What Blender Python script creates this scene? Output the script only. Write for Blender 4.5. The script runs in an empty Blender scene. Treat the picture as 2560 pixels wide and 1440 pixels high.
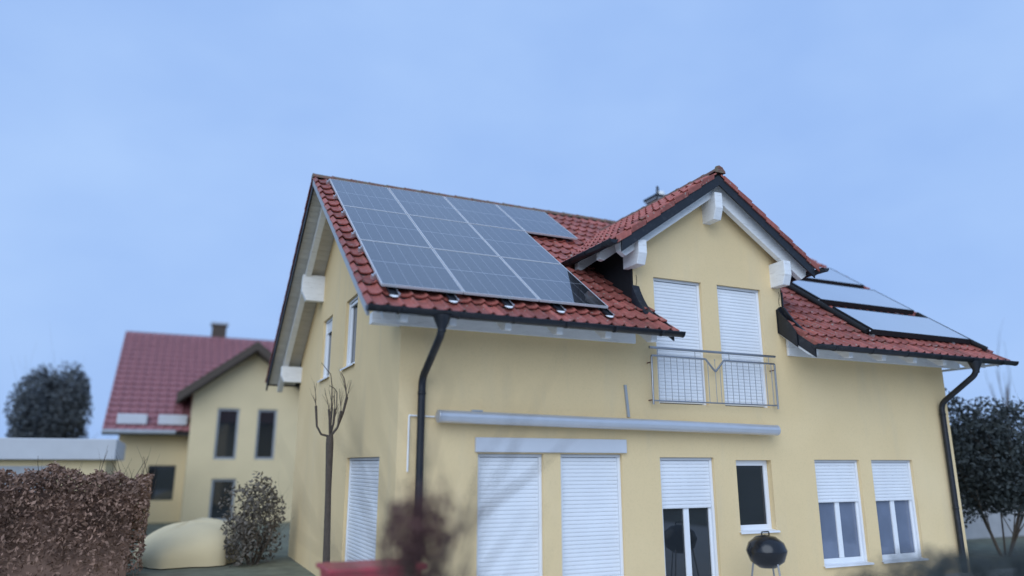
import bpy, bmesh, math, random
from mathutils import Matrix, Vector
R = math.radians
rnd = random.Random(7)
sc = bpy.context.scene
COL = sc.collection

# ------------------------------------------------------------------ camera
YAW, PIT = R(24.765), R(14.268)
cd = bpy.data.cameras.new('camera')
cam = bpy.data.objects.new('camera', cd); COL.objects.link(cam)
cam.location = (0, 0, 2.0)
cam.rotation_euler = (R(90) + PIT, 0, -YAW)
cd.sensor_width = 36; cd.lens = 36 * 1851.5 / 2560
cd.shift_y = -31 / 2560
cd.clip_start = .05; cd.clip_end = 3000
cd.dof.use_dof = True; cd.dof.focus_distance = 12.3; cd.dof.aperture_fstop = .2
sc.camera = cam

# ------------------------------------------------------------------ sky, sun, exposure
SUN_EL, SUN_AZ = R(32), R(218)        # azimuth measured clockwise from +Y
w = bpy.data.worlds.new('World'); sc.world = w; w.use_nodes = True
nt = w.node_tree; nt.nodes.clear()
sky = nt.nodes.new('ShaderNodeTexSky'); sky.sky_type = 'NISHITA'; sky.sun_disc = False
sky.sun_elevation = SUN_EL; sky.sun_rotation = SUN_AZ; sky.air_density = 1.3; sky.dust_density = 2.0
tc = nt.nodes.new('ShaderNodeTexCoord')
mp = nt.nodes.new('ShaderNodeMapping'); mp.inputs['Scale'].default_value = (1.0, 1.0, 1.9)
nz = nt.nodes.new('ShaderNodeTexNoise'); nz.inputs['Scale'].default_value = 2.1; nz.inputs['Detail'].default_value = 5; nz.inputs['Roughness'].default_value = .5
rp_ = nt.nodes.new('ShaderNodeValToRGB')
rp_.color_ramp.elements[0].position = .32; rp_.color_ramp.elements[0].color = (3.15, 5.0, 9.0, 1)
rp_.color_ramp.elements[1].position = .72; rp_.color_ramp.elements[1].color = (4.3, 6.25, 9.85, 1)
mx = nt.nodes.new('ShaderNodeMix'); mx.data_type = 'RGBA'; mx.inputs[0].default_value = .94
bg = nt.nodes.new('ShaderNodeBackground'); bg.inputs['Strength'].default_value = .080
wo = nt.nodes.new('ShaderNodeOutputWorld')
L = nt.links.new
L(tc.outputs['Generated'], mp.inputs['Vector']); L(mp.outputs[0], nz.inputs['Vector']); L(nz.outputs['Fac'], rp_.inputs[0])
L(sky.outputs[0], mx.inputs[6]); L(rp_.outputs[0], mx.inputs[7]); L(mx.outputs[2], bg.inputs['Color']); L(bg.outputs[0], wo.inputs['Surface'])

sd = bpy.data.lights.new('sun', 'SUN'); sd.energy = 1.5; sd.angle = R(58); sd.color = (.80, .89, 1.0)
sun = bpy.data.objects.new('sun', sd); COL.objects.link(sun)
sv = Vector((math.sin(SUN_AZ) * math.cos(SUN_EL), math.cos(SUN_AZ) * math.cos(SUN_EL), math.sin(SUN_EL)))
sun.rotation_euler = sv.to_track_quat('Z', 'Y').to_euler(); sun.location = sv * 60
sc.view_settings.view_transform = 'Standard'; sc.view_settings.look = 'None'
sc.view_settings.exposure = .38; sc.view_settings.gamma = 1
try: sc.view_settings.use_curve_mapping = False
except Exception: pass

# ------------------------------------------------------------------ materials
def mat(name, col, rough=.7, metal=0, noise=None, bump=None, rand=0, spec=.5, coat=0, coat_rough=.05, coat_ior=1.5, patches=()):
    """noise=(scale, amount, (sx,sy,sz)); bump=(scale, strength); patches=[(scale, lo, hi, colour, amount, (sx,sy,sz))]"""
    m = bpy.data.materials.new(name); m.use_nodes = True
    n = m.node_tree.nodes; b = n['Principled BSDF']; lk = m.node_tree.links.new
    b.inputs['Roughness'].default_value = rough; b.inputs['Metallic'].default_value = metal
    b.inputs['Specular IOR Level'].default_value = spec
    b.inputs['Coat Weight'].default_value = coat; b.inputs['Coat Roughness'].default_value = coat_rough; b.inputs['Coat IOR'].default_value = coat_ior
    c = n.new('ShaderNodeRGB'); c.outputs[0].default_value = (*col, 1); out = c.outputs[0]
    geo = n.new('ShaderNodeNewGeometry')
    def tex(scale, sv3, detail=5):
        mpn = n.new('ShaderNodeMapping'); mpn.inputs['Scale'].default_value = sv3; lk(geo.outputs['Position'], mpn.inputs['Vector'])
        t = n.new('ShaderNodeTexNoise'); t.inputs['Scale'].default_value = scale; t.inputs['Detail'].default_value = detail
        lk(mpn.outputs[0], t.inputs['Vector']); return t.outputs['Fac']
    def hsv(fac_out, lo, hi, src):
        r = n.new('ShaderNodeMapRange'); r.inputs['From Min'].default_value = .25; r.inputs['From Max'].default_value = .75
        r.inputs['To Min'].default_value = lo; r.inputs['To Max'].default_value = hi; lk(fac_out, r.inputs['Value'])
        h = n.new('ShaderNodeHueSaturation'); lk(r.outputs[0], h.inputs['Value']); lk(src, h.inputs['Color']); return h.outputs[0]
    if noise:
        sv3 = noise[2] if len(noise) > 2 else (1, 1, 1)
        out = hsv(tex(noise[0], sv3), 1 - noise[1], 1 + noise[1], out)
    if rand:
        oi = n.new('ShaderNodeObjectInfo')
        r = n.new('ShaderNodeMapRange'); r.inputs['To Min'].default_value = 1 - rand; r.inputs['To Max'].default_value = 1 + rand; lk(oi.outputs['Random'], r.inputs['Value'])
        h = n.new('ShaderNodeHueSaturation'); lk(r.outputs[0], h.inputs['Value']); lk(out, h.inputs['Color']); out = h.outputs[0]
    for (scale, lo, hi, pc, amt, sv3) in patches:
        r = n.new('ShaderNodeMapRange'); r.inputs['From Min'].default_value = lo; r.inputs['From Max'].default_value = hi; r.inputs['To Max'].default_value = amt
        lk(tex(scale, sv3, 7), r.inputs['Value'])
        x = n.new('ShaderNodeMix'); x.data_type = 'RGBA'; lk(r.outputs[0], x.inputs[0]); lk(out, x.inputs[6]); x.inputs[7].default_value = (*pc, 1); out = x.outputs[2]
    lk(out, b.inputs['Base Color'])
    if bump:
        bn = n.new('ShaderNodeBump'); bn.inputs['Strength'].default_value = bump[1]; bn.inputs['Distance'].default_value = .01
        lk(tex(bump[0], (1, 1, 1), 6), bn.inputs['Height']); lk(bn.outputs[0], b.inputs['Normal'])
    return m

M = {}
M['wall'] = mat('yellow_render', (.79, .595, .325), .95, noise=(.9, .035), bump=(160, .35), spec=.2,
                patches=[(1.6, .54, .78, (.60, .50, .34), .32, (1.8, 1.8, .28)), (42, .50, .70, (.66, .50, .27), .30, (1, 1, 1)), (.45, .5, .75, (.82, .64, .38), .5, (1, 1, 1))])
M['tile'] = mat('red_clay_tile', (.32, .096, .074), .52, noise=(14, .22), bump=(60, .15), rand=.30, spec=.35,
                patches=[(3.1, .60, .74, (.15, .105, .07), .55, (1, 1, 1)), (17, .62, .69, (.33, .33, .28), .75, (1, 1, 1))])
M['ntile'] = mat('dull_maroon_tile', (.29, .115, .12), .6, noise=(3, .12))
M['ridge'] = mat('weathered_ridge_tile', (.20, .09, .065), .8, noise=(14, .2), rand=.15, patches=[(9, .42, .62, (.16, .14, .09), .85, (1, 1, 1)), (30, .6, .7, (.30, .29, .24), .6, (1, 1, 1))])
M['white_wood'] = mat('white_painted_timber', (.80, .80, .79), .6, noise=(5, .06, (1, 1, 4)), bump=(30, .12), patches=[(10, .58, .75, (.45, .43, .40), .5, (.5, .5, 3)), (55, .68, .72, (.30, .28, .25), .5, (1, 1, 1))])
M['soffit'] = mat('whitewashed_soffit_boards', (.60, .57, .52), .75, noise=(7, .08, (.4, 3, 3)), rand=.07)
M['grey_board'] = mat('grey_verge_metal', (.36, .38, .40), .5, noise=(4, .08), metal=.2)
M['anthracite'] = mat('anthracite_metal', (.008, .010, .015), .45, noise=(6, .15), spec=.5, patches=[(12, .58, .8, (.09, .09, .09), .35, (1, 1, 1))])
M['cheek'] = mat('dark_slate_cladding', (.007, .008, .010), .7, noise=(5, .2))
M['black'] = mat('black_plastic', (.009, .009, .011), .75, noise=(20, .1))
M['rubber'] = mat('black_pipe_insulation', (.010, .010, .011), .9, noise=(30, .2), bump=(40, .5))
M['shutter'] = mat('white_aluminium_slat', (.78, .79, .80), .45, noise=(2, .05), spec=.4)
M['frame'] = mat('white_window_frame', (.80, .81, .82), .35, noise=(3, .02))
M['glass'] = mat('window_glass', (.020, .024, .028), .03, spec=.9, noise=(1, .1))
M['curtained'] = mat('curtained_glass', (.15, .18, .25), .05, spec=.9, noise=(3, .12))
M['alu'] = mat('aluminium', (.62, .63, .65), .38, metal=.7, noise=(8, .06))
M['steel'] = mat('brushed_steel', (.36, .36, .37), .28, metal=1, noise=(20, .08))
M['rust'] = mat('rusty_standoff', (.16, .07, .05), .8, noise=(30, .3))
M['awning'] = mat('silver_awning_case', (.58, .59, .61), .35, metal=.55, noise=(5, .04))
M['cell_frame'] = mat('panel_frame_aluminium', (.62, .63, .65), .45, metal=.1, noise=(9, .05))
M['white_pl'] = mat('white_plastic', (.82, .82, .80), .5, noise=(9, .04))
M['absorber'] = mat('collector_glass', (.74, .75, .76), .10, metal=.95, noise=(1.2, .03))
M['ground'] = mat('winter_lawn', (.15, .155, .105), .95, noise=(3, .35), bump=(25, .6), patches=[(.4, .5, .65, (.10, .075, .045), .7, (1, 1, 1))])
M['bark'] = mat('bark', (.085, .065, .050), .9, noise=(30, .3), bump=(40, .5))
M['twig'] = mat('twig_bark', (.10, .075, .055), .9, noise=(20, .25))
M['brownleaf'] = mat('dry_brown_leaf', (.27, .165, .120), .8, noise=(2.5, .45))
M['redleaf'] = mat('red_brown_leaf', (.110, .050, .042), .8, noise=(5, .35))
M['darkleaf'] = mat('dark_evergreen_leaf', (.036, .044, .042), .7, noise=(2, .5))
M['hazeleaf'] = mat('hazed_needle', (.085, .095, .10), .8, noise=(1.5, .3))  # needle colour greyed, with the haze painted in
M['greyleaf'] = mat('grey_brown_leaf', (.135, .115, .092), .8, noise=(4, .35))
M['roofdeck'] = mat('roof_underlay', (.03, .028, .027), .9, noise=(5, .2))
M['nwall'] = mat('cream_render', (.74, .60, .36), .95, noise=(1.2, .05), bump=(120, .3))
M['redpl'] = mat('red_plastic', (.36, .05, .06), .4, noise=(5, .08))
M['kettle'] = mat('black_enamel', (.010, .010, .012), .22, noise=(8, .1))
M['bounce_paving'] = mat('pale_bounce_paving', (.62, .62, .61), .9, noise=(1.5, .10), bump=(40, .3))  # lightened so the unseen terrace bounces more light upward
M['concrete'] = mat('pale_concrete', (.42, .42, .42), .9, noise=(2, .12), bump=(40, .3))
M['fascia'] = mat('pale_grey_fascia', (.55, .57, .60), .6, noise=(2, .06))
M['tongue_glint'] = mat('metal_tongue_sky_glint', (.88, .88, .87), .8, noise=(20, .05))  # white stands in for the sky reflected on the metal tongues

def pv_material():
    m = bpy.data.materials.new('solar_cells_under_glass'); m.use_nodes = True
    n = m.node_tree.nodes; b = n['Principled BSDF']; lk = m.node_tree.links.new
    t = n.new('ShaderNodeTexCoord'); s = n.new('ShaderNodeSeparateXYZ'); lk(t.outputs['Object'], s.inputs[0])
    def math_(op, a, bb=None):
        k = n.new('ShaderNodeMath'); k.operation = op
        for i, v in enumerate((a, bb)):
            if v is None: continue
            if isinstance(v, (int, float)): k.inputs[i].default_value = v
            else: lk(v, k.inputs[i])
        return k.outputs[0]
    def lines(axis, pitch, off, half):
        f = math_('FRACT', math_('DIVIDE', math_('ADD', axis, off), pitch))
        d = math_('MULTIPLY', math_('ABSOLUTE', math_('SUBTRACT', f, .5)), pitch)      # distance from cell centre
        return math_('GREATER_THAN', d, pitch / 2 - half)
    X, Yy = s.outputs[0], s.outputs[1]
    col = lines(X, .1835, -.0165, .0020)                     # six strings
    row = lines(Yy, .0930, -.0240, .0009)                    # half cells
    bus = lines(X, .01835, -.0165, .0004)
    mid = math_('LESS_THAN', math_('ABSOLUTE', math_('SUBTRACT', Yy, .861)), .0065)
    big = math_('MAXIMUM', col, mid)
    nz = n.new('ShaderNodeTexNoise'); nz.inputs['Scale'].default_value = 1.3; nz.inputs['Detail'].default_value = 6
    gp = n.new('ShaderNodeNewGeometry'); lk(gp.outputs['Position'], nz.inputs['Vector'])
    def mixc(f, a, c):
        x = n.new('ShaderNodeMix'); x.data_type = 'RGBA'; lk(f, x.inputs[0])
        if isinstance(a, tuple): x.inputs[6].default_value = (*a, 1)
        else: lk(a, x.inputs[6])
        x.inputs[7].default_value = (*c, 1); return x.outputs[2]
    base = mixc(nz.outputs['Fac'], (.013, .013, .015), (.022, .022, .023))
    base = mixc(math_('MULTIPLY', bus, .35), base, (.10, .11, .13))
    base = mixc(math_('MULTIPLY', row, .6), base, (.05, .055, .07))
    base = mixc(big, base, (.34, .355, .39))
    lk(base, b.inputs['Base Color'])
    b.inputs['Roughness'].default_value = .5; b.inputs['Specular IOR Level'].default_value = .3
    b.inputs['Coat Weight'].default_value = 1; b.inputs['Coat IOR'].default_value = 2.75
    rr = n.new('ShaderNodeMapRange'); rr.inputs['To Min'].default_value = .01; rr.inputs['To Max'].default_value = .05; lk(nz.outputs['Fac'], rr.inputs['Value']); lk(rr.outputs[0], b.inputs['Coat Roughness'])
    return m
M['pv'] = pv_material()

# ------------------------------------------------------------------ mesh helpers
class MB:
    def __init__(s): s.v = []; s.f = []; s.sm = []
    def add(s, vs, fs, smooth=False):
        o = len(s.v); s.v += [tuple(v) for v in vs]; s.f += [tuple(i + o for i in f) for f in fs]; s.sm += [smooth] * len(fs); return s
    def box(s, x0, x1, y0, y1, z0, z1):
        return s.hexa([(x0, y0, z0), (x1, y0, z0), (x1, y1, z0), (x0, y1, z0), (x0, y0, z1), (x1, y0, z1), (x1, y1, z1), (x0, y1, z1)])
    def hexa(s, p): return s.add(p, [(0, 3, 2, 1), (4, 5, 6, 7), (0, 1, 5, 4), (1, 2, 6, 5), (2, 3, 7, 6), (3, 0, 4, 7)])
    def prism(s, poly, d):
        """poly: list of 3D points (planar), d: extrusion vector"""
        n = len(poly); d = Vector(d); a = [Vector(p) for p in poly]; b = [p + d for p in a]
        fs = [tuple(range(n))[::-1], tuple(range(n, 2 * n))] + [(i, (i + 1) % n, n + (i + 1) % n, n + i) for i in range(n)]
        return s.add(a + b, fs)
    def tube(s, pts, r, n=10, caps=True, smooth=True):
        pts = [Vector(p) for p in pts]; rs = r if isinstance(r, (list, tuple)) else [r] * len(pts)
        vs = []; up = None
        for i, p in enumerate(pts):
            t = (pts[min(i + 1, len(pts) - 1)] - pts[max(i - 1, 0)]).normalized()
            if up is None: up = Vector((0, 0, 1)) if abs(t.z) < .9 else Vector((0, 1, 0))
            a = t.cross(up).normalized(); bb = a.cross(t).normalized(); up = bb
            vs += [p + (a * math.cos(k * 2 * math.pi / n) + bb * math.sin(k * 2 * math.pi / n)) * rs[i] for k in range(n)]
        fs = [(i * n + k, i * n + (k + 1) % n, (i + 1) * n + (k + 1) % n, (i + 1) * n + k) for i in range(len(pts) - 1) for k in range(n)]
        s.add(vs, fs, smooth)
        if caps: s.add(vs[:n], [tuple(range(n))[::-1]]); s.add(vs[-n:], [tuple(range(n))])
        return s
    def lathe(s, prof, c, n=24):
        vs = [(c[0] + r * math.cos(k * 2 * math.pi / n), c[1] + r * math.sin(k * 2 * math.pi / n), c[2] + z) for r, z in prof for k in range(n)]
        fs = [(i * n + k, i * n + (k + 1) % n, (i + 1) * n + (k + 1) % n, (i + 1) * n + k) for i in range(len(prof) - 1) for k in range(n)]
        return s.add(vs, fs, True)
    def xf(s, mtx): s.v = [tuple(mtx @ Vector(v)) for v in s.v]; return s
    def mesh(s, name, m):
        me = bpy.data.meshes.new(name); me.from_pydata(s.v, [], s.f); me.materials.append(m)
        me.polygons.foreach_set('use_smooth', s.sm); me.update(); return me
    def build(s, name, m, parent=None, bevel=0):
        o = link(name, s.mesh(name, m), parent)
        if bevel:
            md = o.modifiers.new('bevel', 'BEVEL'); md.width = bevel; md.segments = 2; md.limit_method = 'ANGLE'
        return o
INV = {}
def link(name, data, parent=None):
    o = bpy.data.objects.new(name, data); COL.objects.link(o)
    if parent is not None:
        o.parent = parent
        if parent in INV: o.matrix_parent_inverse = INV[parent]
    return o
def thing(name, label, cat, loc=(0, 0, 0), group=None):
    o = bpy.data.objects.new(name, None); COL.objects.link(o); o.location = loc; o.empty_display_size = .3
    INV[o] = Matrix.Translation(Vector(loc)).inverted()
    return tag(o, label, cat, group)
def tag(o, label=None, cat=None, group=None, kind=None):
    for k, v in (('label', label), ('category', cat), ('group', group), ('kind', kind)):
        if v: o[k] = v
    return o

# pixel projection of the photograph's camera, only used to rank which tiles show largest
_f = 1851.5
_fw = Vector((math.sin(YAW) * math.cos(PIT), math.cos(YAW) * math.cos(PIT), math.sin(PIT))); _rt = Vector((math.cos(YAW), -math.sin(YAW), 0)); _up = _rt.cross(_fw)
def pix(p):
    d = Vector(p) - Vector((0, 0, 2)); q = d.dot(_fw)
    return (1280 + _f * d.dot(_rt) / q, 689 - _f * d.dot(_up) / q, q)

# ------------------------------------------------------------------ ground
g = MB(); N = 60; S = 900
def gz(x, y):
    return -.02
g.add([(-S, -S, 0), (S, -S, 0), (S, S, 0), (-S, S, 0)], [(0, 1, 2, 3)])
tag(g.build('ground', M['ground']), kind='structure')
pt = MB(); pt.box(-1.0, 16.0, -4.0, 9.78, .004, .06)  # unseen terrace, added this large and pale to bounce light under the eaves
tag(pt.build('bounce_patio', M['bounce_paving']), kind='structure')

# ------------------------------------------------------------------ the yellow house
TP = .7034; PA = math.atan(TP)
RY, RZ0, RYR = 13.538, 7.143, 13.98
XL, XR = 2.14, 14.68                  # tile edges at both gables
WXL, WXR, WY, WYB = 2.835, 13.94, 9.80, 18.16
DX, DZ, DXL, DXR = 8.27, 6.915, 6.69, 9.85      # dormer ridge and corners
DEL, DER = 6.13, 10.41
DYF = 9.38
def Zm(y): return RZ0 + TP * (y - RY) if y <= RYR else RZ0 + TP * (2 * RYR - y - RY)
def Zd(x): return DZ - TP * abs(x - DX)
house = thing('house', 'yellow rendered house with red tiled roof, solar panels and cross gable', 'house', (8.39, 13.98, 0))

# --- walls with recessed openings
def wall(holes, us, top, to3, depth, z0=0):
    """us: column lines; holes (u0,u1,v0,v1); top(u, side); to3(u, v, d)"""
    mb = MB()
    lines = sorted(set(us + [h[0] for h in holes] + [h[1] for h in holes]))
    for a, b in zip(lines[:-1], lines[1:]):
        hs = sorted([h for h in holes if h[0] <= a + 1e-6 and h[1] >= b - 1e-6], key=lambda h: h[2])
        lo = z0
        ta, tb = top(a, 1), top(b, -1)
        for h in hs:
            mb.add([to3(a, lo, 0), to3(b, lo, 0), to3(b, h[2], 0), to3(a, h[2], 0)], [(0, 1, 2, 3)]); lo = h[3]
        mb.add([to3(a, lo, 0), to3(b, lo, 0), to3(b, tb, 0), to3(a, ta, 0)], [(0, 1, 2, 3)])
    for (u0, u1, v0, v1) in holes:
        c = [(u0, v0), (u1, v0), (u1, v1), (u0, v1)]
        for i in range(4):
            p, q = c[i], c[(i + 1) % 4]
            mb.add([to3(*p, 0), to3(*q, 0), to3(*q, depth), to3(*p, depth)], [(0, 1, 2, 3)])
        mb.add([to3(u0, v0, depth), to3(u1, v0, depth), to3(u1, v1, depth), to3(u0, v1, depth)], [(0, 1, 2, 3)])
    return mb
UP = [(7.09, 8.07, 2.93, 5.0), (8.41, 9.38, 2.93, 5.0)]
GF = [(4.0, 5.02, .08, 2.14), (5.30, 6.36, .08, 2.14), (7.05, 8.10, .08, 2.10), (8.55, 9.30, .95, 2.06), (10.28, 11.36, .35, 2.07), (11.66, 12.74, .35, 2.07)]
def ftop(u, s):
    inside = (DXL < u < DXR) or (abs(u - DXL) < 1e-6 and s > 0) or (abs(u - DXR) < 1e-6 and s < 0)
    return Zd(u) - .14 if inside else 4.33
mb = wall(UP + GF, [WXL, DXL, DX, DXR, WXR], ftop, lambda u, v, d: (u, WY + d, v), .16)
mb.build('front_wall', M['wall'], house)
GW = [(12.53, 13.44, 3.66, 4.90), (14.68, 15.60, 3.66, 4.90), (10.65, 12.75, .08, 2.10)]
mb = wall(GW, [WY, RYR, WYB], lambda u, s: Zm(u) - .12, lambda u, v, d: (WXL + d, u, v), .16)
mb.build('gable_wall', M['wall'], house)
mb = wall([], [WY, RYR, WYB], lambda u, s: Zm(u) - .12, lambda u, v, d: (WXR, u, v), .1)
mb.add([(WXL, WYB, 0), (WXR, WYB, 0), (WXR, WYB, 4.3), (WXL, WYB, 4.3)], [(0, 1, 2, 3)])
mb.build('rear_wall', M['wall'], house)
# dormer cheeks
for sx, x in ((-1, DXL), (1, DXR)):
    yt = RY + (Zd(x) - .12 - RZ0) / TP
    c = MB().prism([(x, WY + .005, Zm(WY) - .2), (x, WY + .005, Zd(x) - .12), (x, yt, Zd(x) - .12), (x, yt, Zm(yt) - .2)], (-.02 * sx * -1, 0, 0))
    c.build('dormer_cheek', M['cheek'], house)

# --- roof deck (under the tiles)
yv = lambda x: RY + (Zd(x) - RZ0) / TP
def deck(poly, zf, t0, t1, name, m, parent):
    bm = bmesh.new()
    tv = [bm.verts.new((x, y, zf(x, y) + t0)) for x, y in poly]; bv = [bm.verts.new((x, y, zf(x, y) + t1)) for x, y in poly]
    bm.faces.new(tv); bm.faces.new(bv[::-1]); n = len(poly)
    for i in range(n): bm.faces.new((tv[i], bv[i], bv[(i + 1) % n], tv[(i + 1) % n]))
    bmesh.ops.triangulate(bm, faces=[f for f in bm.faces if len(f.verts) > 4]); bmesh.ops.recalc_face_normals(bm, faces=bm.faces)
    me = bpy.data.meshes.new(name); bm.to_mesh(me); bm.free(); me.materials.append(m)
    return link(name, me, parent)
VSL, VSR = 6.868, 9.745                  # where the front overhang stops beside the cross gable
roof = deck([(2.22, 9.0), (DXL, 9.0), (DXL, yv(DXL)), (DXL, RYR), (2.22, RYR)], lambda x, y: Zm(y), -.005, -.09, 'roof', M['roofdeck'], house)
deck([(DXR, 9.0), (14.6, 9.0), (14.6, RYR), (DXR, RYR)], lambda x, y: Zm(y), -.005, -.09, 'roof_deck', M['roofdeck'], roof)
deck([(DXL, 9.0), (VSL - .04, 9.0), (VSL - .04, WY - .01), (DXL, WY - .01)], lambda x, y: Zm(y), -.005, -.09, 'roof_deck', M['roofdeck'], roof)
deck([(VSR + .05, 9.0), (DXR, 9.0), (DXR, WY - .01), (VSR + .05, WY - .01)], lambda x, y: Zm(y), -.005, -.09, 'roof_deck', M['roofdeck'], roof)
deck([(DXL, yv(DXL)), (DX, yv(DX)), (DX, RYR), (DXL, RYR)], lambda x, y: Zm(y), -.005, -.09, 'roof_deck', M['roofdeck'], roof)
deck([(DX, yv(DX)), (DXR, yv(DXR)), (DXR, RYR), (DX, RYR)], lambda x, y: Zm(y), -.005, -.09, 'roof_deck', M['roofdeck'], roof)
deck([(2.22, RYR), (14.6, RYR), (14.6, 18.98), (2.22, 18.98)], lambda x, y: Zm(y), -.005, -.09, 'rear_roof_deck', M['roofdeck'], roof)
dorm = deck([(DEL + .06, DYF + .05), (DX, DYF + .05), (DX, yv(DX)), (DEL + .06, yv(DEL + .06))], lambda x, y: Zd(x), -.005, -.08, 'dormer_roof', M['roofdeck'], house)
deck([(DX, DYF + .05), (DER - .06, DYF + .05), (DER - .06, yv(DER - .06)), (DX, yv(DX))], lambda x, y: Zd(x), -.005, -.08, 'dormer_roof_deck', M['roofdeck'], dorm)

# --- tiles
TWd, TG = .2055, .3560
def tile_mesh(wd=TWd, gauge=TG, name='roof_tile', m=None, closed_left=False):
    mb = MB(); NS = 11
    def h(t): return .046 * math.exp(-((t - .23) / .155) ** 2) + .046 * math.exp(-((t - 1.23) / .155) ** 2) + .010 * (t - .72)
    ts = [i / NS for i in range(NS + 1)] ; ts[-1] = 1.04
    Ls = gauge + .045
    lo = [(t * wd, 0, .036 + h(t)) for t in ts]; hi = [(t * wd, Ls, -.010 + h(t)) for t in ts]
    un = [(t * wd, .002, .036 + h(t) - .022) for t in ts]
    n = NS + 1
    mb.add(lo + hi, [(i, i + 1, n + i + 1, n + i) for i in range(NS)], True)
    mb.add(un + lo, [(i, i + 1, n + i + 1, n + i) for i in range(NS)])
    sd_ = [lo[0], hi[0], (0, Ls, -.045 if closed_left else -.02), (0, 0, -.050 if closed_left else .0)]
    mb.add(sd_, [(0, 1, 2, 3)])
    sd_ = [lo[-1], hi[-1], (lo[-1][0], Ls, -.02), (lo[-1][0], 0, .0)]
    mb.add(sd_, [(3, 2, 1, 0)])
    return mb
TM = tile_mesh().mesh('roof_tile', M['tile'])
TMV = tile_mesh(closed_left=True).mesh('verge_tile', M['tile'])
PVX0, PVY0, PVZ0 = 2.378, 13.452, 7.266
cpa, spa = math.cos(PA), math.sin(PA)
PVW, PVH, PVG = 1.134, 1.722, .02
COLS = ((11.52, 14.24, 9.40, 10.24), (11.55, 14.22, 10.52, 11.44), (11.60, 14.18, 11.64, 12.50))
def frame_front(x, y): return Matrix.Translation((x, y, Zm(y))) @ Matrix.Rotation(PA, 4, 'X')
def frame_back(x, y): return Matrix.Translation((x, y, Zm(y))) @ Matrix.Rotation(math.pi, 4, 'Z') @ Matrix.Rotation(PA, 4, 'X')
def frame_dl(x, y): return Matrix.Translation((x, y, Zd(x))) @ Matrix.Rotation(-math.pi / 2, 4, 'Z') @ Matrix.Rotation(PA, 4, 'X')
def frame_dr(x, y): return Matrix.Translation((x, y, Zd(x))) @ Matrix.Rotation(math.pi / 2, 4, 'Z') @ Matrix.Rotation(PA, 4, 'X')
tiles = []          # (visible area score, matrix, which roof, mesh)
def jit(mt): return mt @ Matrix.Translation((rnd.uniform(-.002, .002), rnd.uniform(-.005, .005), rnd.uniform(-.001, .0025))) @ Matrix.Rotation(rnd.uniform(-.008, .008), 4, 'Z')
nrow = 17; EY = 8.93
gy = TG * cpa
def score(mt, covered):
    P = [mt @ Vector(v) for v in ((0, 0, .03), (TWd, 0, .03), (TWd, TG, 0), (0, TG, 0))]
    q = [pix(p) for p in P]
    if covered: return 0
    cx = sum(a[0] for a in q) / 4; cy = sum(a[1] for a in q) / 4
    if not (0 < cx < 2560 and 0 < cy < 1440): return 0
    ar = sum(q[i][0] * q[(i + 1) % 4][1] - q[(i + 1) % 4][0] * q[i][1] for i in range(4)) / 2
    return -ar                      # positive when the face turns to the camera
ncol = int((XR - XL) / TWd)
for c in range(ncol):
    for r in range(nrow):
        x = XL + c * TWd; y = EY + r * gy; xm, ym = x + TWd / 2, y + gy / 2
        if ym > RYR - .03: continue
        if DXL - .05 < xm < DXR + .02 and ym > WY - .05 and Zd(xm) > Zm(ym) + .06: continue
        if VSL - .03 < xm < VSR + .0 and ym < WY + .0: continue
        if xm > DEL and xm < DER and ym > WY and Zd(xm) > Zm(ym) + .35 and DXL < xm < DXR: continue
        mt = jit(frame_front(x, y))
        i = (xm - PVX0) / (PVW + PVG); k = (PVY0 - ym) / cpa / (PVH + PVG)
        cov = 0 < i < 3 and -.1 < k < 2.94 or 0 < i < 4 and -.1 < k < .95
        cov = cov or any(a + .1 < xm < b and p < ym < q + .2 for a, b, p, q in COLS)
        cov = cov or (DEL < xm < DER and Zd(xm) > Zm(ym) + .02 and ym > 10.6 and not (xm < DXL and ym < 11))
        cov = cov or (xm > 9.8 and ym > 11.4)
        first = (r < 3 and abs(xm - VSR - TWd / 2) < TWd / 2)
        tiles.append((score(mt, cov), mt, roof, TMV if first else TM))
for c in range(ncol):               # rear slope
    for r in range(nrow):
        x = XR - c * TWd; y = 2 * RYR - EY - r * gy
        if y - gy / 2 < RYR + .03: continue
        tiles.append((0, jit(frame_back(x, y)), roof, TM))
ndr = 7; gx = TG * cpa
for r in range(ndr):
    for c in range(22):
        y = DYF + (c + 1) * TWd; x = DEL + r * gx; xm = x + gx / 2
        if xm > DX - .02: continue
        if Zd(xm + .1) < Zm(y - TWd) - .05: continue
        mt = jit(frame_dl(x, y)); tiles.append((score(mt, False), mt, dorm, TM))
        y2 = DYF + c * TWd; mt = jit(frame_dr(2 * DX - x, y2)); tiles.append((0, mt, dorm, TMV if c == 0 else TM))
tiles.sort(key=lambda t: -t[0])
for sgn in (1,):
    for s_, mt, par, me in tiles[:300]:
        if s_ <= 0: break
        o = link('roof_tile', me, par); o.matrix_basis = mt
for par in (roof, dorm):
    fld = MB()
    for s_, mt, p_, me in tiles[300:] if tiles[299][0] > 0 else [t for t in tiles if t[0] <= 0]:
        if p_ is not par: continue
        vs = [mt @ v.co for v in me.vertices]; o_ = len(fld.v)
        fld.v += [tuple(v) for v in vs]; fld.f += [tuple(i + o_ for i in p.vertices) for p in me.polygons]; fld.sm += [p.use_smooth for p in me.polygons]
    tag(fld.build('roof_tile_field', M['tile'], par), kind='stuff')
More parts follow.
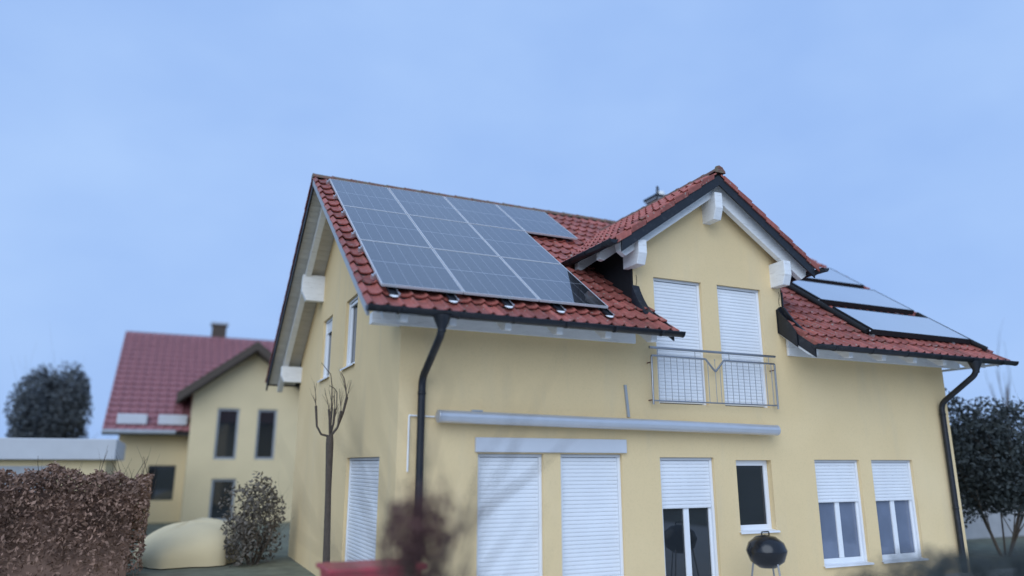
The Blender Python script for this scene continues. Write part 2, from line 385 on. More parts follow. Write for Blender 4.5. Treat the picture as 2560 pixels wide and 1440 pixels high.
# dormer front verge: side flaps of the edge tiles
for sgn, xe in ((-1, DEL), (1, DER)):
    for r in range(ndr):
        xa = xe - sgn * r * gx; xb = xe - sgn * min((r + 1) * gx - .012, abs(xe - DX) - .05)
        if abs(xa - DX) < .08: continue
        za, zb = Zd(xa), Zd(xb)
        f = MB().prism([(xa, DYF - .012, za + .040), (xb, DYF - .012, zb + .012), (xb, DYF - .012, zb - .085), (xa, DYF - .012, za - .065)], (0, .03, 0))
        f.build('verge_tile_flap', M['tile'], dorm, .006)
# ridge caps
def cap_mesh(length=.40):
    mb = MB(); n = 8; prof = []
    for yv_, rr in ((0, .110), (.03, .110), (.04, .105), (length, .098)):
        prof.append([(math.cos(math.pi * (.02 + .96 * k / n)) * rr * 1.12, yv_, math.sin(math.pi * (.02 + .96 * k / n)) * rr) for k in range(n + 1)])
    vs = [p for row in prof for p in row]; m_ = n + 1
    mb.add(vs, [(i * m_ + k, i * m_ + k + 1, (i + 1) * m_ + k + 1, (i + 1) * m_ + k) for i in range(3) for k in range(n)], True)
    mb.add(prof[0], [tuple(range(m_))])
    return mb
CM = cap_mesh().mesh('ridge_tile', M['ridge'])
for k in range(34):
    x = XL + .0 + k * .37
    if x > XR - .3: break
    o = link('ridge_tile', CM, roof); o.matrix_basis = Matrix.Translation((x, RYR, Zm(RYR) - .04 + rnd.uniform(-.004, .004))) @ Matrix.Rotation(-math.pi / 2 + rnd.uniform(-.01, .01), 4, 'Z')
for k in range(11):
    y = DYF - .03 + k * .37
    if y > yv(DX) - .05: break
    o = link('ridge_tile', CM, dorm); o.matrix_basis = Matrix.Translation((DX, y, DZ - .045)) @ Matrix.Rotation(rnd.uniform(-.01, .01), 4, 'Z')
MB().prism([(DX - .115, DYF - .02, DZ - .015), (DX + .115, DYF - .02, DZ - .015), (DX + .075, DYF - .02, DZ + .07), (DX, DYF - .02, DZ + .1), (DX - .075, DYF - .02, DZ + .07)], (0, .012, 0)).build('ridge_end_disc', M['ridge'], dorm)

# --- verges
def slope_bar(mb, x0, x1, ya, yb, ta, tb, zf):
    """bar following the slope between ya and yb, x0..x1 wide, vertical offsets ta (top) tb (bottom)"""
    return mb.hexa([(x0, ya, zf(ya) + tb), (x1, ya, zf(ya) + tb), (x1, yb, zf(yb) + tb), (x0, yb, zf(yb) + tb), (x0, ya, zf(ya) + ta), (x1, ya, zf(ya) + ta), (x1, yb, zf(yb) + ta), (x0, yb, zf(yb) + ta)])
def cross_bar(mb, y0, y1, xa, xb, ta, tb, end=0):
    p = [(xa, y0, Zd(xa) + tb), (xb, y0, Zd(xb) + tb), (xb, y1, Zd(xb) + tb), (xa, y1, Zd(xa) + tb), (xa, y0, Zd(xa) + ta), (xb, y0, Zd(xb) + ta), (xb, y1, Zd(xb) + ta), (xa, y1, Zd(xa) + ta)]
    return mb.hexa(p)
slope_bar(MB(), 2.155, 2.195, 9.02, RYR, -.012, -.165, Zm).build('verge_board', M['grey_board'], roof, .004)
slope_bar(MB(), 2.165, 2.20, RYR + .002, 19.0, -.04, -.20, Zm).build('verge_board', M['anthracite'], roof, .004)
slope_bar(MB(), 14.62, 14.655, 9.12, RYR, -.04, -.20, Zm).build('verge_board', M['anthracite'], roof, .004)
slope_bar(MB(), 14.62, 14.655, RYR + .002, 19.0, -.04, -.20, Zm).build('verge_board', M['anthracite'], roof, .004)
for xa, xb in ((DEL + .10, DX), (DX, DER - .10)):
    cross_bar(MB(), DYF + .012, DYF + .042, xa, xb, -.07, -.255).build('verge_board', M['anthracite'], dorm, .004)
# flying rafters on the gable end and barge rafters of the cross gable
for ya, yb in ((9.22, RYR - .002), (RYR + .002, 18.9)):
    slope_bar(MB(), 2.42, 2.54, ya, yb, -.118, -.30, Zm).build('verge_rafter', M['white_wood'], roof, .006)
    slope_bar(MB(), 14.28, 14.40, ya, yb, -.118, -.30, Zm).build('verge_rafter', M['white_wood'], roof, .006)
for sg, xe in ((1, DEL + .14), (-1, DER - .14)):
    xi = DX - sg * .001; xc = xe + sg * .13
    MB().prism([(xi, 9.55, Zd(xi) - .105), (xe, 9.55, Zd(xe) - .105), (xe + sg * .02, 9.55, Zd(xe) - .22), (xc, 9.55, Zd(xc) - .385), (xi, 9.55, Zd(xi) - .41)], (0, .11, 0)).build('barge_rafter', M['white_wood'], dorm, .006)
# soffit boards
def soffit_boards(n, par, fn):
    for i in range(n):
        b = fn(i)
        if b: b.build('soffit_board', M['soffit'], par)
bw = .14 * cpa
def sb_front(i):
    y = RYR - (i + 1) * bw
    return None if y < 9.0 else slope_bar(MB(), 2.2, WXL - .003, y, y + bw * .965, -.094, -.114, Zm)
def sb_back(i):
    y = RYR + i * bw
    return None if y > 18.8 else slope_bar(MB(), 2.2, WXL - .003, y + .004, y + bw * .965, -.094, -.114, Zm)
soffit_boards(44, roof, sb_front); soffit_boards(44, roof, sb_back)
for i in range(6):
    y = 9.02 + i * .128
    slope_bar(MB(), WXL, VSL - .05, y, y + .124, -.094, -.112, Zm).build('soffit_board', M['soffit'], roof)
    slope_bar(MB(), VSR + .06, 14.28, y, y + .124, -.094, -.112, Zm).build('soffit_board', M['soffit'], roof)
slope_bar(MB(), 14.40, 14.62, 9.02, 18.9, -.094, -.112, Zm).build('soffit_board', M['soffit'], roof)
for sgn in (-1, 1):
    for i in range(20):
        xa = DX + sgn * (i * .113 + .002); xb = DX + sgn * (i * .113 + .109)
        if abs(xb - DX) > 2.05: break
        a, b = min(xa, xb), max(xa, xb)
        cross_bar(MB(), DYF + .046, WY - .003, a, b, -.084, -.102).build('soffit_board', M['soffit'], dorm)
# purlin heads
def head_y(x0, x1, yf, yb, zt, zb, cut):
    """timber head pointing to -Y with a chamfered nose"""
    prof = [(yf, zt), (yf - .004, zb + cut * 1.5), (yf + cut * .55, zb), (yb, zb), (yb, zt)]
    return MB().prism([(x0, y, z) for y, z in prof], (x1 - x0, 0, 0))
def head_x(y0, y1, xf, xb, zt, zb, cut):
    prof = [(xf, zt), (xf, zb + cut * 1.5), (xf + cut * .75, zb), (xb, zb), (xb, zt)]
    return MB().prism([(x, y0, z) for x, z in prof], (0, y1 - y0, 0))
head_y(DX - .075, DX + .085, 9.44, 9.9, DZ - .37, 6.07, .13).build('purlin_head', M['white_wood'], dorm, .008)
head_y(6.575, 6.735, 9.44, 9.9, 5.49, 5.09, .12).build('purlin_head', M['white_wood'], dorm, .008)
head_y(9.635, 9.795, 9.44, 9.9, 5.49, 5.06, .12).build('purlin_head', M['white_wood'], dorm, .008)
for y0, zt in ((15.78, 5.93), (12.02, 5.93)):
    head_x(y0, y0 + .16, 2.37, 2.9, zt, 5.37, .13).build('purlin_head', M['white_wood'], roof, .008)
head_x(RYR - .08, RYR + .08, 2.37, 2.9, Zm(RYR) - .30, Zm(RYR) - .62, .10).build('purlin_head', M['white_wood'], roof, .008)
head_x(18.0, 18.16, 2.37, 2.9, 4.22, 3.86, .1).build('purlin_head', M['white_wood'], roof, .008)
# wall plates under the eaves (three planks each)
for xa, xb in ((2.41, 6.66), (9.87, 14.42)):
    z = 3.85; k = 0
    for hgt in (.155, .155, .15):
        x0 = xa + (.05 if (xa < 3 and k > 0) else 0)
        MB().box(x0, xb, WY - .055 - .002 * k, WY - .004 + (.1 if x0 < WXL else 0), z, z + hgt - .004).build('eaves_plank', M['white_wood'], roof, .006)
        z += hgt; k += 1
# rafter tails
def tail(x, y0, par):
    p = [(x - .05, WY + .02, Zm(WY + .02) - .30), (x - .05, y0 + .13, Zm(y0 + .13) - .30), (x - .05, y0 + .02, Zm(y0) - .22), (x - .05, y0, Zm(y0) - .118), (x - .05, WY + .02, Zm(WY + .02) - .118)]
    MB().prism(p, (.10, 0, 0)).build('rafter_tail', M['white_wood'], par, .006)
for k in range(6): tail(2.53 + .798 * k if k else 2.66, 9.05, roof)
for k in range(6): tail(9.80 + .80 * k, 9.05, roof)
for sgn, xe in ((-1, DEL), (1, DER)):
    for yy in (10.02, 10.75):
        xi = DXL if sgn < 0 else DXR
        p = [(xi, yy, Zd(xi) - .28), (xe - sgn * .16, yy, Zd(xe - sgn * .16) - .28), (xe - sgn * .08, yy, Zd(xe) - .15), (xe - sgn * .08, yy, Zd(xe - sgn * .08) - .09), (xi, yy, Zd(xi) - .09)]
        MB().prism(p, (0, .11, 0)).build('rafter_tail', M['white_wood'], dorm, .006)
    xa, xb = (xe, xe + .9) if sgn < 0 else (xe - .9, xe)
# right overhang beside the cross gable: dark verge board and white board below
slope_bar(MB(), VSR - .012, VSR + .018, 9.03, WY - .01, -.05, -.25, Zm).build('verge_board', M['anthracite'], roof, .004)
slope_bar(MB(), VSR + .022, VSR + .06, 9.12, WY - .01, -.12, -.30, Zm).build('barge_board', M['white_wood'], roof, .004)
slope_bar(MB(), VSL - .035, VSL - .005, 9.02, WY - .01, .03, -.17, Zm).build('verge_board', M['anthracite'], roof, .004)

# --- gutters
def gutter(a, b, r, par, nbr, cap0=True, cap1=True):
    """half round gutter from a to b (horizontal)"""
    a = Vector(a); b = Vector(b); t = (b - a).normalized(); s_ = Vector((0, 0, 1)).cross(t)
    n = 12; vs = []
    for p in (a, b):
        for rr in (r, r - .006):
            vs += [p + s_ * math.cos(math.pi + math.pi * k / n) * rr + Vector((0, 0, 1)) * math.sin(math.pi + math.pi * k / n) * rr for k in range(n + 1)]
    m_ = n + 1; fs = []
    for k in range(n):
        fs += [(k, k + 1, 2 * m_ + k + 1, 2 * m_ + k), (m_ + k, 3 * m_ + k, 3 * m_ + k + 1, m_ + k + 1)]
        fs += [(k, m_ + k, m_ + k + 1, k + 1), (2 * m_ + k, 2 * m_ + k + 1, 3 * m_ + k + 1, 3 * m_ + k)]
    fs += [(0, 2 * m_, 3 * m_, m_), (n, m_ + n, 3 * m_ + n, 2 * m_ + n)]
    gmb = MB().add(vs, fs, True)
    for sg in (-1, 1): gmb.tube([a + s_ * sg * r, b + s_ * sg * r], .010, 8)
    o = gmb.build('gutter', M['anthracite'], par)
    for p, use, dd in ((a, cap0, 1), (b, cap1, -1)):
        if use:
            arc = [p + s_ * math.cos(math.pi + math.pi * k / n) * (r + .004) + Vector((0, 0, 1)) * math.sin(math.pi + math.pi * k / n) * (r + .004) for k in range(n + 1)]
            MB().prism(arc, t * .01 * dd).build('gutter_end', M['anthracite'], o)
    for k in range(nbr):
        c = a + (b - a) * ((k + .5) / nbr)
        pts = [c + s_ * math.cos(math.pi + math.pi * j / n) * (r + .005) + Vector((0, 0, 1)) * math.sin(math.pi + math.pi * j / n) * (r + .005) for j in range(n + 1)]
        br = MB()
        for j in range(n):
            p, q = pts[j], pts[j + 1]; c1 = (p - c).normalized() * .006; c2 = (q - c).normalized() * .006
            br.hexa([p - t * .014, p + t * .014, q + t * .014, q - t * .014, p - t * .014 + c1, p + t * .014 + c1, q + t * .014 + c2, q - t * .014 + c2])
        br.build('gutter_bracket', M['anthracite'], o)
    return o
GYc, GZ = 8.905, 3.905
gl = gutter((2.13, GYc, GZ), (6.93, GYc, GZ), .068, house, 6)
gr_ = gutter((9.60, GYc, GZ), (14.82, GYc, GZ), .068, house, 6)
gutter((DEL - .06, DYF - .02, 5.395), (DEL - .06, 11.0, 5.395), .066, house, 3, True, False)
gutter((DER + .06, DYF - .10, 5.395), (DER + .06, 11.0, 5.395), .066, house, 3, True, False)
# --- downpipes
def bend(pts, rad=.10, n=5):
    pts = [Vector(p) for p in pts]; out = [pts[0]]
    for i in range(1, len(pts) - 1):
        a, b, c = pts[i - 1], pts[i], pts[i + 1]; u = (a - b).normalized() * rad; v = (c - b).normalized() * rad
        out += [(b + u) * (1 - t) ** 2 + b * 2 * t * (1 - t) + (b + v) * t * t for t in [k / n for k in range(n + 1)]]
    return out + [pts[-1]]
for x, xw in ((3.115, 3.135), (13.62, 13.66)):
    dp = MB().tube(bend([(x, GYc, GZ - .15), (x, GYc, 3.63), (xw, WY - .08, 3.13), (xw, WY - .08, .06)], .12), .052, 14).build('downpipe', M['anthracite'], house)
    MB().lathe([(.054, -.26), (.056, -.22), (.112, -.08), (.118, -.05)], (x, GYc, GZ), 18).build('funnel', M['anthracite'], dp)
    for z in (2.93, 1.2):
        MB().lathe([(.053, -.02), (.058, -.02), (.058, .02), (.053, .02)], (xw, WY - .08, z), 16).build('pipe_clamp', M['anthracite'], dp)
        MB().tube([(xw + .03, WY - .06, z), (xw + .065, WY - .06, z)], .012, 8).build('clamp_screw', M['rust'], dp)

# --- flashings at the feet of the cross gable
fl = MB()
pts = [(9.62, 4.52 - .02), (9.70, 4.50)]
P = []
for k in range(9):
    t = k / 8; y = WY - .02 - .36 * t ** 1.2; z = Zm(y) + .055 + .26 * (1 - t) ** 1.7
    P.append((y, z))
Lw = [(DXL - .04, y, z) for y, z in P]; Rw = [(DXL + .10, y, z - .01) for y, z in P]; Lb = [(DXL - .06, y, Zm(y) + .02) for y, z in P]; Rb = [(DXL + .105, y, Zm(y) + .0) for y, z in P]
n = len(P)
fl.add(Lw + Rw, [(i, n + i, n + i + 1, i + 1) for i in range(n - 1)], True); fl.add(Lb + Lw, [(i, n + i, n + i + 1, i + 1) for i in range(n - 1)], True); fl.add(Rw + Rb, [(i, n + i, n + i + 1, i + 1) for i in range(n - 1)], True)
fl.add([Lw[-1], Rw[-1], Rb[-1], Lb[-1]], [(0, 1, 2, 3)])
fl.build('flashing', M['anthracite'], house)
fr = MB()
fr.prism([(9.80, WY - .012, 4.32), (9.80, WY - .012, 4.73), (9.80, WY - .09, 4.70), (9.80, WY - .30, Zm(WY - .3) + .12), (9.80, WY - .50, Zm(WY - .50) + .07), (9.80, WY - .55, Zm(WY - .55) - .02)], (.035, 0, 0))
fr.prism([(9.70, WY - .018, 4.24), (9.86, WY - .018, 4.24), (9.86, WY - .018, 4.72), (9.78, WY - .018, 4.72), (9.70, WY - .018, 4.66)], (0, .012, 0))
fr.prism([(9.712, WY - .02, Zm(WY) - .28), (9.712, WY - .02, Zm(WY) + .16), (9.712, WY - .16, Zm(WY - .16) + .12), (9.712, WY - .30, Zm(WY - .30) + .07), (9.712, WY - .42, Zm(WY - .42) - .02), (9.712, WY - .42, Zm(WY - .42) - .28)], (.014, 0, 0))
fr.build('flashing', M['anthracite'], house)
MB().box(9.862, 9.885, WY - .02, WY + .04, 4.6, 5.0).build('corner_trim', M['anthracite'], house)
for x, z0, z1 in ((6.745, 4.66, 4.99), (9.80, 4.74, 5.0)):
    pts = [(x + .012 * math.sin(k * 1.1) - .01 * k / 6, WY - .012, z1 - (z1 - z0) * k / 6) for k in range(7)]
    MB().tube(pts, .004, 6).build('cable', M['black'], house)

# --- windows and shutters
def slat_mesh(wd, axis, p=.0556):
    prof = [(0, -.0), (-.0075, .010), (-.009, p * .45), (-.0075, p * .82), (-.002, p * .965), (.004, p * .965), (.004, 0)]
    mb = MB()
    if axis == 'x': mb.prism([(0, y, z) for y, z in prof], (wd, 0, 0))
    else: mb.prism([(y, 0, z) for y, z in prof], (0, wd, 0))
    return mb.mesh('slat', M['shutter'])
SLM = {}
def opening(u0, u1, v0, v1, axis, frac, gm='glass', rail_side=True, p=.0556, depth=.105):
    """shutter covering the top fraction of the opening, window behind it"""
    def b(ua, ub, da, db, za, zb): return MB().box(ua, ub, WY + da, WY + db, za, zb) if axis == 'x' else MB().box(WXL + da, WXL + db, ua, ub, za, zb)
    def pl(u, d, z): return (u, WY + d, z) if axis == 'x' else (WXL + d, u, z)
    win = b(u0 + .002, u1 - .002, .13, .155, v0 + .002, v1 - .002).build('window', M[gm] if frac < 1 else M['black'], house)
    if frac < 1:
        for ua, ub, za, zb in ((u0 + .003, u0 + .085, v0, v1), (u1 - .085, u1 - .003, v0, v1), (u0 + .085, u1 - .085, v0 + .003, v0 + .09), (u0 + .085, u1 - .085, v1 - .09, v1)):
            b(ua, ub, .10, .129, za + .002, zb - .002).build('frame', M['frame'], win, .004)
        if u1 - u0 > 1: b((u0 + u1) / 2 - .05, (u0 + u1) / 2 + .05, .10, .128, v0 + .09, v1 - .09).build('frame', M['frame'], win, .004)
    if frac > 0:
        sh = b(u0 + .003, u1 - .003, depth - .055, depth - .015, v1 - .045, v1 - .003).build('roller_shutter', M['fascia'], house)
        for ua, ub in ((u0 + .003, u0 + .05), (u1 - .05, u1 - .003)):
            b(ua, ub, depth - .052, depth - .0, v0 + .004, v1 - .046).build('guide_rail', M['frame'], sh, .003)
        key = (round(u1 - u0, 3), axis)
        if key not in SLM: SLM[key] = slat_mesh(u1 - u0 - .108, axis, p)
        nsl = int((v1 - .05 - (v1 - (v1 - v0) * frac)) / p)
        for k in range(nsl):
            o = link('slat', SLM[key], sh); o.location = pl(u0 + .054, depth - .025 + rnd.uniform(-.0015, .0015), v1 - .05 - (k + 1) * p)
for h in UP: opening(*h, 'x', 1.0)
opening(*GF[0], 'x', 1.0); opening(*GF[1], 'x', 1.0)
opening(*GF[2], 'x', .40); opening(*GF[3], 'x', .0); opening(*GF[4], 'x', .43, 'curtained'); opening(*GF[5], 'x', .43, 'curtained')
opening(*GW[0], 'y', .12); opening(*GW[1], 'y', .22); opening(*GW[2], 'y', 1.0)
def sill(u0, u1, v, axis):
    if axis == 'y':
        s = MB().prism([(WXL + .10, u0 - .03, v + .012), (WXL - .05, u0 - .03, v - .008), (WXL - .05, u0 - .03, v - .035), (WXL - .04, u0 - .03, v - .035), (WXL - .04, u0 - .03, v - .014), (WXL + .10, u0 - .03, v)], (0, u1 - u0 + .06, 0))
    else:
        s = MB().prism([(u0 - .03, WY + .10, v + .012), (u0 - .03, WY - .05, v - .008), (u0 - .03, WY - .05, v - .035), (u0 - .03, WY - .04, v - .035), (u0 - .03, WY - .04, v - .014), (u0 - .03, WY + .10, v)], (u1 - u0 + .06, 0, 0))
    s.build('window_sill', M['frame'], house)
sill(12.53, 13.44, 3.662, 'y'); sill(14.68, 15.60, 3.662, 'y'); sill(8.55, 9.30, .952, 'x'); sill(10.28, 11.36, .352, 'x'); sill(11.66, 12.74, .352, 'x')
MB().box(3.95, 6.42, WY - .05, WY + .003, 2.16, 2.36).build('shutter_box', M['fascia'], house, .006)

# --- french balcony railing
rl = MB()
RYb = 9.68
rl.tube([(6.86, RYb, 3.795), (9.47, RYb, 3.795)], .0215, 14)
rail = rl.build('balcony_railing', M['steel'], house)
MB().tube(bend([(6.895, RYb, 2.90), (6.895, RYb, 3.668), (7.965, RYb, 3.668), (8.152, RYb, 3.468), (8.345, RYb, 3.668), (9.445, RYb, 3.668), (9.445, RYb, 2.90)], .02, 3), .0165, 12).build('rail_frame', M['steel'], rail)
MB().tube([(6.895, RYb, 2.96), (9.445, RYb, 2.96)], .012, 8).build('lower_rail', M['steel'], rail)
k = 0; x = 7.015
while x < 9.40:
    zt = 3.668
    if 7.965 < x < 8.345: zt = 3.468 + .2 * abs(x - 8.152) / .19
    if abs(x - 8.152) > .05: MB().tube([(x, RYb, 2.96), (x, RYb, zt)], .0055, 6).build('bar', M['steel'], rail)
    x += .1235
MB().tube([(8.152, RYb, 2.96), (8.152, RYb, 3.66)], .0055, 6).build('bar', M['steel'], rail)
MB().lathe([(0, -.012), (.009, -.008), (.012, 0), (.009, .008), (0, .012)], (8.152, RYb, 3.665), 10).build('ball_finial', M['steel'], rail)
for x in (7.015, 7.755, 8.46, 9.32): MB().tube([(x, RYb, 3.668), (x, RYb, 3.795)], .006, 6).build('rail_support', M['steel'], rail)
for x in (6.895, 9.445):
    for z in (3.56, 2.97): MB().tube([(x, RYb, z), (x, WY + .01, z)], .010, 8).build('wall_standoff', M['rust'], rail)

# --- chimney
ch = MB().box(10.80, 11.62, 14.58, 14.99, 6.3, 8.52).build('chimney', M['anthracite'], roof, .01)
MB().prism([(10.73, 14.53, 8.522), (11.72, 14.53, 8.522), (11.72, 15.03, 8.522), (10.73, 15.03, 8.522)], (0, 0, .062)).build('cap_rim', M['grey_board'], ch)
MB().prism([(10.70, 14.50, 8.586), (11.74, 14.50, 8.586), (11.74, 15.06, 8.586), (10.70, 15.06, 8.586)], (0, 0, .05)).build('cap_plate', M['anthracite'], ch)
for x, y in ((11.06, 14.80), (11.42, 14.78)): MB().lathe([(.145, 0), (.11, .17), (.11, .19), (.09, .19), (.09, .05)], (x, y, 8.637), 20).build('flue_pot', M['white_pl'], ch)
MB().tube(bend([(10.72, 14.485, 8.2), (10.70, 14.47, 8.64), (10.74, 14.50, 8.84), (10.84, 14.58, 8.84), (10.86, 14.62, 8.62)], .05, 4), .017, 8).build('cable_loop', M['black'], ch)

# ------------------------------------------------------------------ solar panels
sdir = Vector((0, -cpa, -spa)); nrm = Vector((0, -spa, cpa)); X1 = Vector((1, 0, 0))
def pvm(u, v, off=0): return Matrix.Translation(Vector((PVX0, PVY0, PVZ0)) + X1 * u + sdir * v + nrm * off) @ Matrix.Rotation(PA, 4, 'X')
fm = MB()
for x0, x1, y0, y1 in ((0, PVW, 0, .011), (0, PVW, PVH - .011, PVH), (0, .011, .011, PVH - .011), (PVW - .011, PVW, .011, PVH - .011)): fm.box(x0, x1, y0, y1, -.035, 0)
FRM = fm.mesh('frame', M['cell_frame'])
GLM = MB().box(.011, PVW - .011, .011, PVH - .011, -.012, -.003).mesh('glass', M['pv'])
names = ['upper row, first from the gable end', 'upper row, second from the gable end', 'upper row, third from the gable end', 'upper row, nearest the cross gable, tiles showing below it',
         'middle row, first from the gable end', 'middle row, second from the gable end', 'middle row, third from the gable end',
         'bottom row, first from the gable end', 'bottom row, second from the gable end', 'bottom row, with the dark gable reflection']
grid = [(0, 0), (1, 0), (2, 0), (3, 0), (0, 1), (1, 1), (2, 1), (0, 2), (1, 2), (2, 2)]
for (i, j), nm in zip(grid, names):
    o = bpy.data.objects.new('solar_panel', None); COL.objects.link(o)
    o.matrix_basis = pvm(i * (PVW + PVG), (j + 1) * PVH + j * PVG, rnd.uniform(-.0015, .0015))
    tag(o, 'solar panel in the ' + nm, 'solar panel', 'solar panels on the main roof')
    for nm2, me in (('frame', FRM), ('glass', GLM)):
        c = bpy.data.objects.new(nm2, me); COL.objects.link(c); c.parent = o
rk = thing('mounting_rack', 'aluminium rail rack under the grid of solar panels', 'rack', (PVX0, 9.6, 4.4))
for v in (.10, .72 + .36, 1.742 + .30, 1.742 + 1.38, 3.484 + .30, 3.484 + 1.36):
    w_ = (4 if v < 1.7 else 3) * (PVW + PVG)
    MB().box(-.055, w_ + .02, -.02, .02, -.078, -.037).xf(pvm(0, v)).build('rail', M['alu'], rk)
    c = MB().box(-.035, -.005, -.025, .025, -.036, -.004).box(-.020, -.012, -.015, .015, -.004, .012).box(-.060, -.036, -.03, .03, -.085, -.03).xf(pvm(0, v)).build('end_clamp', M['alu'], rk)
for k, u in enumerate((.150, .965, 1.78, 2.595, 3.41)):
    vb = 3 * PVH + 2 * PVG
    MB().box(u - .055, u + .055, -.15, 1.2, -.094, -.080).box(u - .055, u - .048, -.15, 1.2, -.080, -.060).box(u + .048, u + .055, -.15, 1.2, -.080, -.060).xf(pvm(0, vb)).build('mount_plate', M['anthracite'], rk)
    MB().prism([(u + .060 * math.cos(math.pi + math.pi * q / 10), -.146 + .062 * math.sin(math.pi + math.pi * q / 10), -.090) for q in range(11)], (0, 0, .007)).xf(pvm(0, vb)).build('plate_tongue', M['tongue_glint'], rk)  # rounded metal plate end, its sky reflection painted as white
    MB().box(u + .056, u + .085, -.152, -.11, -.09, -.062).box(u + .060, u + .066, -.15, .3, -.085, -.058).xf(pvm(0, vb)).build('clip', M['alu'], rk)

# ------------------------------------------------------------------ solar thermal collectors
for (xa, xb, ya, yb), nm in zip(COLS, ('lowest of the three pale flat solar collectors beside the cross gable', 'middle one of the three pale flat solar collectors beside the cross gable', 'topmost of the pale flat solar collectors, partly behind the cross gable')):
    o = bpy.data.objects.new('thermal_collector', None); COL.objects.link(o)
    ln = (yb - ya) / cpa; wd = xb - xa
    o.matrix_basis = Matrix.Translation((xa, ya, RZ0 + TP * (ya - RY))) @ Matrix.Rotation(PA, 4, 'X')
    tag(o, nm, 'solar collector', 'flat solar collectors on the right roof')
    t0, t1 = .065, .165
    f = MB()
    for x0, x1, y0, y1 in ((0, wd, 0, .02), (0, wd, ln - .02, ln), (0, .02, .02, ln - .02), (wd - .02, wd, .02, ln - .02)): f.box(x0, x1, y0, y1, t0, t1)
    f.box(.02, wd - .02, .02, ln - .02, t0, t0 + .01)
    for nm2, mb2, mm in (('casing', f, M['black']), ('glass', MB().box(.02, wd - .02, .02, ln - .02, t1 - .012, t1 - .004), M['absorber'])):
        c = bpy.data.objects.new(nm2, mb2.mesh(nm2, mm)); COL.objects.link(c); c.parent = o
    for xx in (.02, wd - .5):
        c = bpy.data.objects.new('foot', MB().box(xx, xx + .05, -.03, .06, .0, t0).mesh('foot', M['alu'])); COL.objects.link(c); c.parent = o
    c = bpy.data.objects.new('bolt', MB().lathe([(.018, 0), (.018, .03), (0, .035)], (-.03, .03, t1 - .06), 8).mesh('bolt', M['steel'])); COL.objects.link(c); c.parent = o
def rpt(x, y, off): return (x, y - off * spa, Zm(y) + off * cpa)
pp = [rpt(11.44, 12.4, .10), rpt(11.44, 10.35, .10), rpt(11.46, 10.1, .09), rpt(11.45, 9.45, .09)]
tag(MB().tube(bend(pp, .1, 3), .05, 10).build('insulated_pipe', M['rubber']), 'black insulated pipe running up the left edge of the solar collectors', 'pipe')
pp = [rpt(14.30, 10.5, .10), rpt(14.32, 9.35, .10), rpt(14.36, 9.18, .10)]
tag(MB().tube(bend(pp, .1, 3), .05, 10).build('insulated_pipe', M['rubber']), 'short black insulated pipe end at the right edge of the lowest collector', 'pipe')

# ------------------------------------------------------------------ awning and wall fittings
aw = thing('awning', 'rolled up silver awning cassette on the wall below the railing', 'awning', (6.35, WY, 2.6))
A0, A1 = Vector((3.34, 9.62, 2.625)), Vector((9.32, 9.62, 2.545))
def aprof(r=1.0):
    out = []
    for k in range(20):
        a = k * 2 * math.pi / 20; y = math.cos(a) * .085; z = math.sin(a) * .085
        if y > 0: y *= 1.25
        out.append((y * r, z * r))
    return out
pf = aprof()
vs = [(A0.x + .03, A0.y + y, A0.z + z) for y, z in pf] + [(A1.x - .03, A1.y + y, A1.z + z) for y, z in pf]
MB().add(vs, [(k, (k + 1) % 20, 20 + (k + 1) % 20, 20 + k) for k in range(20)], True).build('cassette', M['awning'], aw)
for p, d in ((A0, .028), (A1, -.028)):
    MB().prism([(p.x, p.y + y * 1.04, p.z + z * 1.04) for y, z in pf], (d, 0, 0)).build('end_cap', M['awning'], aw, .006)
for t in (.08, .36, .64, .92):
    p = A0.lerp(A1, t); MB().box(p.x - .06, p.x + .06, 9.70, WY + .004, p.z - .06, p.z + .075).build('wall_bracket', M['awning'], aw, .005)
p = A0.lerp(A1, .10); MB().box(p.x - .11, p.x + .05, 9.60, 9.66, p.z + .084, p.z + .105).build('sensor', M['grey_board'], aw, .004)
tag(MB().tube(bend([(3.345, WY - .022, 2.625), (2.985, WY - .022, 2.635), (2.985, WY - .022, 1.9)], .012, 3), .0125, 8).build('cable_conduit', M['white_pl']), 'thin white cable conduit bent at the awning end by the downpipe', 'conduit')
tag(MB().hexa([(6.43, WY - .03, 3.19), (6.47, WY - .03, 3.19), (6.47, WY + .002, 3.19), (6.43, WY + .002, 3.19), (6.47, WY - .035, 2.70), (6.51, WY - .035, 2.70), (6.51, WY + .002, 2.70), (6.47, WY + .002, 2.70)][4:] + [(6.43, WY - .03, 3.19), (6.47, WY - .03, 3.19), (6.47, WY + .002, 3.19), (6.43, WY + .002, 3.19)]).build('wall_strap', M['grey_board']), 'narrow grey metal strap on the wall left of the railing', 'strap')

# ------------------------------------------------------------------ vegetation helpers
def leaves(n, fn, size, seed):
    r = random.Random(seed); mb = MB()
    for i in range(n):
        c = Vector(fn(r)); s = size * r.uniform(.6, 1.4)
        a = Vector((r.uniform(-1, 1), r.uniform(-1, 1), r.uniform(-1, 1))).normalized(); b = a.orthogonal().normalized(); b = (Matrix.Rotation(r.uniform(0, 6.28), 3, a) @ b)
        cr = a.cross(b)
        mb.add([c - b * s, c + cr * s * .5, c + b * s, c - cr * s * .5], [(0, 1, 2, 3)])
    return mb
def ell(c, rad, lumps, seed, shell=.35):
    q = random.Random(seed)
    cs = [(Vector(c) + Vector((q.uniform(-1, 1) * rad[0], q.uniform(-1, 1) * rad[1], q.uniform(-1, 1) * rad[2])) * .55, q.uniform(.35, .65)) for _ in range(lumps)]
    def f(r):
        k, s = r.choice(cs)
        v = Vector((r.gauss(0, 1), r.gauss(0, 1), r.gauss(0, 1))).normalized() * r.uniform(shell, 1) ** .5
        return k + Vector((v.x * rad[0], v.y * rad[1], v.z * rad[2])) * s
    return f
